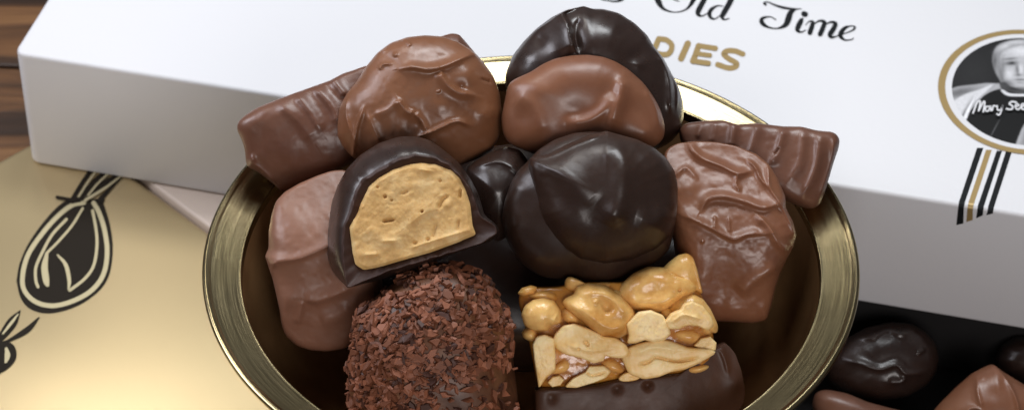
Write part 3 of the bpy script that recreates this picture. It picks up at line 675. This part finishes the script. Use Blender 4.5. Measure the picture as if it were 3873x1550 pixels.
# cut truffle: shell lofted from outer outline to the cut edge, with filling as its own part
def loft_truffle():
    outer = C6([(328, 560), (330, 450), (345, 330), (372, 250), (412, 180), (470, 120), (550, 70), (640, 41), (720, 41), (780, 60), (840, 105), (895, 150), (945, 215), (985, 290), (1012, 385), (1062, 420), (1080, 455), (1045, 492), (900, 545), (700, 622), (560, 662), (460, 684), (426, 700), (380, 662), (350, 625)])
    edge = C6([(425, 694), (412, 600), (408, 500), (415, 425), (440, 370), (465, 290), (492, 236), (560, 195), (640, 150), (710, 129), (790, 133), (860, 165), (912, 218), (950, 262), (975, 320), (1000, 392), (1058, 425), (1070, 460), (1000, 500), (780, 565), (600, 620), (500, 660), (440, 688)])
    fill = C6([(438, 430), (452, 540), (464, 590), (500, 613), (550, 606), (650, 576), (780, 540), (900, 496), (977, 463), (962, 425), (952, 330), (932, 270), (905, 222), (870, 190), (800, 165), (740, 160), (680, 168), (620, 190), (560, 225), (520, 260), (490, 320), (468, 380)])
    cx, cy = C6.x+690/C6.k, C6.y+400/C6.k; nth = 300
    C0 = frame_at(cx, cy, t=.9); k = np.dot(CAM-C0, AN)/FPX
    th, ro = polar_outline(outer, cx, cy, nth); _, re = polar_outline(edge, cx, cy, nth); _, rf = polar_outline(fill, cx, cy, nth)
    ro = smooth_per(ro, 3); re = smooth_per(re, 1); re = np.minimum(re, ro*.995); rf = np.minimum(smooth_per(rf, 1), re*.985)
    jag = 1+.012*np.interp(th, np.linspace(0, 2*np.pi, 61), _rng.uniform(-1, 1, 61)); re = np.minimum(re*jag, ro*.998)
    cf = .95; tl = (.12, -.10)
    def pt(r_, c): 
        a = r_*np.cos(th)*k; b_ = r_*np.sin(th)*k
        return C0+np.outer(a, AX)+np.outer(b_, AU)+np.outer(c+tl[0]*a+tl[1]*b_, AN)
    rings = [pt(ro*.001, np.full(nth, -.95))]
    for i in range(1, 12):
        ph = (1-i/12)*np.pi/2; rings.append(pt(ro*math.cos(ph), np.full(nth, -.95*math.sin(ph))))
    for i in range(0, 15):
        u = i/14; ph = u*np.pi/2
        rings.append(pt(ro+(re-ro)*(.55*u+.45*(1-math.cos(ph))), np.full(nth, cf*(.8*math.sin(ph)+.2*u))))
    V0 = np.array([r for r in rings])
    edge_z = .02*np.interp(th, np.linspace(0, 2*np.pi, 90), _rng.uniform(-1, 1, 90))
    rings.append(pt(re*.995, cf+.012+edge_z)); rings.append(pt(re*.985, cf+.012+edge_z)); rings.append(pt(re*.975, cf-.01+edge_z))
    rings.append(pt(rf*1.0, cf-.03+edge_z*.5)); rings.append(pt(rf*.99, np.full(nth, cf-.16))); rings.append(pt(rf*.002, np.full(nth, cf-.16)))
    V = np.vstack(rings); F = []
    for i in range(len(rings)-1):
        for j in range(nth):
            j2 = (j+1) % nth; F.append((i*nth+j, i*nth+j2, (i+1)*nth+j2, (i+1)*nth+j))
    midx = [0 if i < 25 else 1 for i in range(len(rings)-1) for j in range(nth)]
    org = (V[:, 0].mean(), V[:, 1].mean(), V[:, 2].min())
    root = empty('cut_truffle', org, 'dark chocolate cut in half, showing its tan whipped filling', 'chocolate', GRP)
    link('shell', V, F, [M_dark2, M_shell], root, midx=midx)
    # filling
    nf = 90; rho = np.linspace(0, 1, nf+1)[1:]
    A = np.array([rf*1.004*r_*np.cos(th) for r_ in rho]); B = np.array([rf*1.004*r_*np.sin(th) for r_ in rho])
    X = cx+A; Y = cy-B
    rel = relief_fn(rd(C6, ([(580, 410), (630, 402)], 5, 6, -.13), ([(818, 360), (835, 320), (860, 300)], 8, 12, -.10), ([(908, 310), (912, 270)], 6, 6, -.12), ([(500, 550), (560, 545)], 10, 12, .08),
                       ([(575, 492), (640, 488)], 9, 12, .07), ([(680, 430), (760, 370), (840, 350)], 14, 30, .05), ([(470, 420), (600, 470), (720, 440)], 30, 30, .03), ([(700, 520), (790, 490), (960, 440)], 12, 14, .06), ([(795, 480), (810, 420)], 8, 10, -.08),
                       ([(900, 450), (905, 400)], 7, 9, -.07), ([(690, 200), (685, 300)], 16, 30, .03), ([(730, 185), (790, 195)], 9, 9, .05), ([(660, 290), (690, 280)], 7, 7, -.08)),
                    bl(C6, (590, 303, 6, -.15), (617, 317, 4, -.12), (748, 365, 5, -.15), (557, 262, 4, -.12), (825, 235, 5, -.1), (720, 500, 8, -.07), (775, 485, 8, -.07), (640, 330, 40, -.02), (690, 350, 60, .04)))
    c = cf+.02+rel(X, Y)*.9
    Q = np.stack([A*k, B*k, c*0], -1)
    c = c+.042*fbm(Q, 2.4, 4, 4)+.018*fbm(Q, 5.5, 3, 6)+.012*fbm(Q, 9, 3, 8)+.09*np.clip(fbm(Q, 3.2, 3, 13)-.22, 0, .12)
    c = c-.05*np.clip((rho[:, None]-.93)/.07, 0, 1)
    c = c+tl[0]*A*k+tl[1]*B*k
    P = C0+A[..., None]*k*AX+B[..., None]*k*AU+c[..., None]*AN
    low = pt(rf*.985, np.full(nth, cf-.155)); mid0 = C0+(cf+.02)*AN
    V = np.vstack([mid0[None], P.reshape(-1, 3), low]); F = [(0, 1+j, 1+(j+1) % nth) for j in range(nth)]
    for i in range(nf):
        for j in range(nth):
            j2 = (j+1) % nth; s = 1+i*nth; F.append((s+j, s+nth+j, s+nth+j2, s+j2))
    M_fill = mat('whipped_filling', (.55, .33, .12), .62, 0, .3); n, l, b = nodes(M_fill); v = coords(M_fill)
    t1 = noise_tex(M_fill, v, 260, 6, .65); l.new(ramp(M_fill, t1.outputs[0], [(.25, (.48, .27, .085)), (.5, (.61, .38, .145)), (.75, (.75, .54, .26))]), b.inputs['Base Color'])
    t2 = noise_tex(M_fill, v, 900, 5, .7); bump(M_fill, t2.outputs[0], .3, .0005)
    b.inputs['Subsurface Weight'].default_value = .2; b.inputs['Subsurface Radius'].default_value = (.002, .0012, .0006); b.inputs['Subsurface Scale'].default_value = 1
    link('filling', V, F, M_fill, root)
loft_truffle()

# flake-covered truffle
V, F, fr = pebble(C8([(186, 780), (196, 680), (218, 530), (250, 430), (335, 368), (425, 290), (520, 234), (590, 190), (665, 158), (760, 140), (850, 154), (940, 190), (1018, 252), (1078, 325), (1118, 395), (1145, 440), (1160, 480), (1165, 640), (1185, 800), (1205, 950), (1200, 1100), (1100, 1250), (800, 1350), (450, 1300), (250, 1180), (200, 1000), (190, 880)]),
                  t=1.1, df=1.45, db=1.3, q=2.25, noise=(.05, .8, 11), sm=3)
M_truf = chocolate('truffle_body', (.060, .022, .010), (.21, .085, .034), .45)
org = (V[:, 0].mean(), V[:, 1].mean(), V[:, 2].min())
tr = empty('flaked_truffle', org, 'round truffle coated all over in fine chocolate flakes, front left of the bowl', 'chocolate', GRP)
link('body', V, F, M_truf, tr)
M_f = [mat('flake_red', (.24, .088, .046), .55, 0, .3), mat('flake_brown', (.15, .052, .025), .55, 0, .3), mat('flake_dark', (.055, .020, .012), .5, 0, .3)]
FV = []; FF = []; FM = []
nf_, nt_ = fr.shape[0], fr.shape[1]
du = np.zeros_like(fr); dv = np.roll(fr, -1, 1)-fr; du[1:] = fr[1:]-fr[:-1]
nrm_all = np.cross(du, dv); nrm_all /= np.linalg.norm(nrm_all, axis=2)[..., None]+1e-12
rnd = random.Random(3); placed = 0
TC = frame_at(C8.x+690/C8.k, C8.y+730/C8.k, t=1.1)
while placed < 1400:
    ro = math.sqrt(rnd.random()); i = min(nf_-1, max(1, int(math.asin(min(ro, 1))/(math.pi/2)*(nf_-1)))); j = rnd.randrange(nt_)
    p = fr[i, j]; nn = nrm_all[i, j]
    if np.dot(nn, p-TC) < 0: nn = -nn
    rel_ = p-TC; hgt = rel_@AU; side = rel_@AX
    if hgt < -.15-.6*(.9-side) and side > -.4 and rnd.random() < .78: continue          # sparser low on the right
    a = np.array([rnd.gauss(0, 1) for _ in range(3)])
    a = a+AX*1.0
    a -= nn*(a@nn); a /= np.linalg.norm(a); b_ = np.cross(nn, a)
    Ls = rnd.choice((.05, .08, .11, .14, .18))*rnd.uniform(.8, 1.2); Ws = Ls*rnd.uniform(.35, .65); Hs = rnd.uniform(.025, .05)
    tl_ = rnd.gauss(0, .22); nn2 = nn*math.cos(tl_)+b_*math.sin(tl_); b2_ = b_*math.cos(tl_)-nn*math.sin(tl_)
    tl3 = rnd.gauss(0, .16); a2 = a*math.cos(tl3)+nn2*math.sin(tl3); nn2 = nn2*math.cos(tl3)-a*math.sin(tl3)
    c = p+nn*(rnd.uniform(.0, .05))
    k = rnd.choice((5, 6, 7)); n0 = len(FV)
    for zz, sc_ in ((-1, 1.0), (1, rnd.uniform(.65, .95))):
        for q in range(k):
            an = 2*math.pi*q/k+.3*math.sin(q*7+placed); rr = sc_*(.8+.35*math.sin(placed*1.7+q*2.3))
            FV.append(c+a2*Ls*rr*math.cos(an)+b2_*Ws*rr*math.sin(an)+nn2*Hs*(zz+rnd.uniform(-.3, .3)))
    FF.append(tuple(n0+q for q in range(k))[::-1]); FF.append(tuple(n0+k+q for q in range(k)))
    for q in range(k): FF.append((n0+q, n0+(q+1) % k, n0+k+(q+1) % k, n0+k+q))
    FM += [rnd.choice((0, 0, 1, 1, 1, 2))]*(k+2); placed += 1
o = link('flakes', np.array(FV), FF, M_f, tr, smooth=False, midx=FM); o['kind'] = 'stuff'; o['label'] = 'fine chocolate flakes coating the truffle'

# peanut bar
bar_t = .75
def caramel_mat():
    m = mat('caramel', (.30, .13, .03), .22, 0, .6); n, l, b = nodes(m); v = coords(m)
    t1 = noise_tex(m, v, 130, 4, .6); l.new(ramp(m, t1.outputs[0], [(.3, (.28, .095, .014)), (.7, (.66, .30, .055))]), b.inputs['Base Color'])
    b.inputs['Subsurface Weight'].default_value = .3; b.inputs['Subsurface Radius'].default_value = (.003, .0015, .0005); b.inputs['Subsurface Scale'].default_value = 1
    t2 = noise_tex(m, v, 300, 3, .5); bump(m, t2.outputs[0], .3, .0008); return m
M_car = caramel_mat()
def nut_mat(name, c0, c1, rough, spec=.5):
    m = mat(name, c0, rough, 0, spec); n, l, b = nodes(m); v = coords(m)
    t1 = noise_tex(m, v, 105, 5, .65); l.new(ramp(m, t1.outputs[0], [(.36, c0), (.62, c1)]), b.inputs['Base Color'])
    t2 = noise_tex(m, v, 600, 4, .6); bump(m, t2.outputs[0], .25, .0004)
    b.inputs['Subsurface Weight'].default_value = .12; b.inputs['Subsurface Radius'].default_value = (.002, .0012, .0006); b.inputs['Subsurface Scale'].default_value = 1
    return m
M_nut = nut_mat('roasted_peanut', (.56, .25, .05), (.87, .56, .20), .27, .5)
M_cutnut = nut_mat('cut_peanut', (.76, .45, .13), (.93, .74, .40), .42, .4)
Vc, Fc, _ = pebble(C9([(100, 315), (150, 292), (300, 292), (500, 262), (700, 262), (900, 235), (1150, 230), (1205, 380), (1255, 560), (1268, 680), (1250, 765), (1000, 830), (740, 840), (390, 900), (218, 900), (195, 800), (160, 620), (120, 470), (95, 380)]),
                   t=bar_t, df=.66, db=.9, q=8, qb=5, sm=2, noise=(.05, 1.6, 20), planes=[(0, -.40, .80)], soft=.25, tilt=(0, 0), fine=.01)
org = (Vc[:, 0].mean(), Vc[:, 1].mean(), Vc[:, 2].min()-.6)
nb_ = empty('nut_bar', org, 'square bar of whole peanuts in caramel on a chocolate base', 'chocolate', GRP)
link('caramel', Vc, Fc, M_car, nb_)
V, F, _ = pebble(C9([(190, 872), (300, 885), (560, 862), (700, 828), (880, 812), (1100, 795), (1262, 755), (1282, 620), (1325, 615), (1385, 680), (1425, 790), (1446, 910), (1435, 980), (1380, 1060), (1250, 1180), (700, 1260), (350, 1270), (222, 1200), (196, 1050)]),
                 cen=(C9.x+820/C9.k, C9.y+1020/C9.k), t=bar_t, df=.80, db=.9, q=16, qb=4, sm=1, noise=(.012, 1.4, 21), fine=.003, planes=[(-.30, .0, .95)], soft=.1,
                 relief=relief_fn(rd(C9, ([(1290, 650), (1320, 720), (1340, 800)], 12, 20, .06)), bl(C9, (680, 885, 26, -.10), (860, 865, 26, -.14), (290, 940, 26, -.09), (1380, 850, 50, .05))))
link('chocolate_base', V, F, M_base, nb_)
def nut(pts, kind, lift, df=.40, q=2.2, ridges=(), blobs=(), noise=.012, seed=1):
    cut = kind == 'cut'
    mx = sum(p[0] for p in pts)/len(pts); my = sum(p[1] for p in pts)/len(pts)
    pts = [(mx+(p[0]-mx)*1.12, my+(p[1]-my)*1.12) for p in pts]
    V, F, _ = pebble(C9(pts), t=bar_t+lift, df=df, db=.45, q=(11 if cut else q), qb=2.2, sm=(1 if cut else 3), nth=120, nf=44, nb=8, noise=(noise, 2.5, seed), fine=(.008 if cut else .003),
                     relief=relief_fn(rd(C9, *ridges), bl(C9, *blobs)))
    o = link('peanut', V, F, M_cutnut if cut else M_nut, nb_)
    o['label'] = 'pale sliced peanut' if cut else 'whole golden roasted peanut'
nut([(125, 460), (145, 410), (190, 378), (250, 368), (305, 385), (340, 440), (342, 500), (290, 520), (270, 548), (200, 545), (145, 520)], 'whole', .72, .40, blobs=[(270, 530, 24, -.12)], ridges=[([(330, 450), (290, 520)], 14, 14, .05)], seed=31)
nut([(368, 395), (400, 362), (450, 345), (450, 310), (520, 285), (620, 300), (700, 355), (770, 430), (785, 490), (755, 550), (680, 585), (590, 580), (520, 520), (430, 440)], 'whole', .62, .50, q=2.4, ridges=[([(400, 385), (520, 470), (640, 540), (740, 520)], 36, 36, .10), ([(470, 320), (600, 320), (700, 390), (755, 460)], 30, 34, .08)], blobs=[(625, 412, 34, -.26), (590, 380, 30, -.08), (560, 375, 14, .06)], seed=32)
nut([(715, 330), (740, 275), (800, 220), (880, 185), (960, 190), (1040, 225), (1120, 250), (1160, 300), (1100, 340), (1020, 390), (960, 435), (860, 440), (790, 420), (740, 380)], 'whole', .42, .50, ridges=[([(740, 375), (850, 385), (960, 380), (1030, 340)], 26, 40, .12), ([(780, 300), (900, 235), (1020, 260)], 40, 50, .04)], blobs=[(1055, 310, 8, -.12), (870, 340, 80, -.07)], seed=33)
nut([(965, 195), (1010, 150), (1060, 112), (1110, 101), (1140, 125), (1162, 190), (1185, 290), (1200, 350), (1150, 300), (1080, 240)], 'whole', .30, .38, q=2.6, ridges=[([(1140, 130), (1165, 220), (1195, 340)], 10, 14, .08)], seed=34)
nut([(1000, 440), (1030, 380), (1080, 345), (1140, 340), (1200, 375), (1240, 430), (1280, 520), (1270, 570), (1220, 540), (1100, 500), (1030, 470)], 'whole', .50, .36, seed=35)
nut([(322, 630), (335, 580), (380, 535), (440, 522), (520, 550), (600, 590), (660, 595), (720, 635), (742, 680), (715, 708), (640, 705), (605, 690), (600, 720), (545, 735), (470, 705), (400, 690), (345, 660)], 'cut', .66, .34, blobs=[(500, 620, 10, -.10), (510, 635, 9, -.10), (455, 660, 7, -.09), (500, 570, 50, .05), (390, 590, 50, -.02)], ridges=[([(400, 640), (520, 670), (640, 660)], 12, 40, .04)], seed=36)
nut([(188, 640), (210, 600), (255, 588), (305, 610), (312, 700), (310, 780), (260, 820), (220, 880), (208, 800), (195, 720)], 'cut', .66, .34, seed=37)
nut([(750, 515), (780, 485), (820, 450), (885, 440), (950, 468), (975, 510), (992, 565), (960, 600), (900, 612), (850, 600), (800, 618), (755, 618), (765, 575)], 'cut', .74, .34, seed=38)
nut([(985, 495), (1020, 450), (1070, 430), (1090, 400), (1130, 384), (1190, 410), (1235, 470), (1247, 515), (1215, 545), (1170, 520), (1110, 515), (1060, 535), (1010, 535)], 'cut', .78, .34, seed=39, ridges=[([(1010, 500), (1080, 455), (1180, 480)], 20, 20, .05)])
nut([(737, 710), (760, 665), (830, 635), (940, 610), (1010, 625), (1100, 658), (1200, 665), (1262, 680), (1200, 715), (1150, 745), (1080, 775), (1000, 790), (940, 815), (860, 828), (780, 800)], 'cut', .62, .34, ridges=[([(815, 752), (870, 740), (920, 712), (1040, 735), (1160, 718)], 7, 8, -.14), ([(800, 690), (900, 650), (1050, 670)], 20, 30, .05)], seed=40)
nut([(385, 882), (430, 835), (500, 800), (520, 768), (600, 765), (640, 795), (610, 830), (540, 858), (450, 885)], 'cut', .60, .30, noise=.05, seed=41, ridges=[([(500, 800), (540, 820), (620, 800)], 7, 8, -.08)])
nut([(275, 860), (300, 830), (340, 822), (366, 845), (345, 875), (300, 885)], 'cut', .60, .24, seed=42)
nut([(95, 330), (120, 300), (170, 285), (205, 295), (190, 330), (130, 345)], 'whole', .45, .24, seed=43)
nut([(385, 300), (390, 250), (420, 228), (460, 270), (520, 280), (600, 262), (640, 258), (630, 300), (560, 330), (440, 335)], 'whole', .35, .30, seed=44)
nut([(1150, 640), (1190, 600), (1240, 590), (1275, 625), (1270, 665), (1210, 668)], 'cut', .56, .24, seed=45)

def ell(cx, cy, rx, ry, ang=0, n=14):
    ca, sa = math.cos(rad(ang)), math.sin(rad(ang)); out = []
    for i in range(n):
        a = 2*math.pi*i/n; k_ = 1+.07*math.sin(3*a+cx); x_, y_ = rx*k_*math.cos(a), ry*k_*math.sin(a)
        out.append((cx+x_*ca-y_*sa, cy+x_*sa+y_*ca))
    return out
for i, (cx, cy, rx, ry, ang, lift, kind) in enumerate([(660, 765, 75, 42, 20, .46, 'whole'), (1110, 585, 85, 42, 10, .44, 'whole'), (405, 470, 62, 38, 40, .46, 'whole'), (170, 575, 48, 40, 30, .44, 'whole'),
        (350, 770, 70, 40, -30, .42, 'whole'), (1000, 460, 60, 34, 40, .48, 'whole'), (250, 350, 90, 34, 5, .34, 'whole'), (680, 660, 60, 34, 20, .50, 'whole'), (1225, 520, 40, 60, 10, .42, 'whole'), (760, 825, 60, 26, -8, .50, 'cut'), (1165, 780, 70, 24, -10, .44, 'whole'), (700, 360, 60, 40, 30, .36, 'whole')]):
    nut(ell(cx, cy, rx, ry, ang), kind, lift, .34, seed=60+i)

# chocolates lying in the open box
G2 = 'chocolates lying in the open box'
choc('dark_chocolate', C10, [(500, 760), (540, 690), (640, 600), (760, 535), (900, 503), (1020, 510), (1110, 560), (1170, 630), (1188, 710), (1172, 800), (1120, 875), (1000, 945), (800, 980), (600, 930), (510, 850)],
     M_dark2, 'dark chocolate with mottled swirls lying in the open box beside the bowl', group=G2, z=1.15, df=.9, db=.85, q=2.3, noise=(.04, 1, 50), sm=3, nf=80,
     ridges=[([(640, 590), (760, 590), (860, 545), (930, 570), (1000, 555)], 18, 26, .08), ([(600, 720), (690, 740), (800, 770), (900, 745), (960, 800), (1080, 800)], 20, 26, .09), ([(850, 850), (930, 850), (960, 820)], 20, 30, .08), ([(1030, 680), (1080, 655)], 12, 12, .06)], blobs=[(900, 660, 120, -.05)])
choc('milk_chocolate', C10, [(430, 1000), (450, 925), (510, 905), (640, 930), (760, 980), (900, 1018), (1080, 1060), (1150, 1150), (1050, 1300), (700, 1300), (480, 1180)],
     M_milk_dim, 'long milk chocolate at the bottom edge, in front of the mottled dark one', group=G2, z=1.1, df=.8, db=.8, q=3, noise=(.04, 1, 51), sm=3)
choc('milk_chocolate', C10, [(1100, 1180), (1140, 1060), (1200, 990), (1290, 900), (1390, 812), (1450, 780), (1512, 752), (1560, 790), (1640, 840), (1740, 900), (1850, 1010), (1900, 1150), (1800, 1300), (1500, 1380), (1200, 1320)],
     M_milk_red, 'peaked milk chocolate in the open box at the lower right corner', group=G2, z=1.4, df=1.0, db=.9, q=2.4, noise=(.05, 1, 52), sm=2, nf=80,
     ridges=[([(1400, 815), (1385, 900), (1400, 1000)], 20, 24, .09), ([(1515, 760), (1570, 850), (1610, 960), (1620, 1080)], 24, 20, .10), ([(1290, 1040), (1340, 1000), (1400, 1010), (1430, 1060)], 14, 20, .08)], blobs=[(1425, 825, 10, .04), (1480, 920, 50, -.07)])
choc('dark_chocolate', C10, [(1530, 720), (1570, 640), (1640, 590), (1740, 580), (1850, 620), (1920, 720), (1900, 840), (1800, 900), (1660, 850), (1560, 800)],
     M_dark2, 'dark chocolate in the shade at the right edge, behind the peaked milk one', group=G2, z=1.0, df=.8, db=.8, q=2.3, noise=(.04, 1, 53), sm=3)

# filler chocolates added below the heap so the gaps read dark
def filler_choc(x, y, z, rx, ry, rz, label, seed):
    nu, nv = 48, 28; V = []; F = []
    for i in range(nv+1):
        ph = math.pi*i/nv
        for j in range(nu):
            a = 2*math.pi*j/nu; V.append((math.cos(a)*math.sin(ph), math.sin(a)*math.sin(ph), math.cos(ph)))
    V = np.array(V); k = 1+.06*fbm(V+seed, 1.3, 2, seed)
    V = np.sign(V)*np.abs(V)**.85*k[:, None]*np.array([rx, ry, rz])+np.array([x, y, z])
    for i in range(nv):
        for j in range(nu): F.append((i*nu+j, (i+1)*nu+j, (i+1)*nu+(j+1) % nu, i*nu+(j+1) % nu))
    tag(link('dark_chocolate', V, F, M_dark), label, 'chocolate', GRP)
filler_choc(*on_z(1940, 1130, 5.7)[:2], 5.7, 1.9, 1.5, 1.2, 'filler dark chocolate deep in the gap between the flaked truffle and the nut bar', 60)
filler_choc(-2.9, 1.4, 5.6, 1.4, 1.3, 1.1, 'filler dark chocolate low in the bowl under the pale milk block and the left bar', 61)
filler_choc(2.6, 1.9, 5.7, 1.5, 1.3, 1.1, 'filler dark chocolate low in the bowl under the ridged bar on the right', 62)
filler_choc(-.1, 2.9, 6.3, 1.5, 1.2, 1.2, 'filler dark chocolate low at the back of the bowl between the two upper rounds', 63)
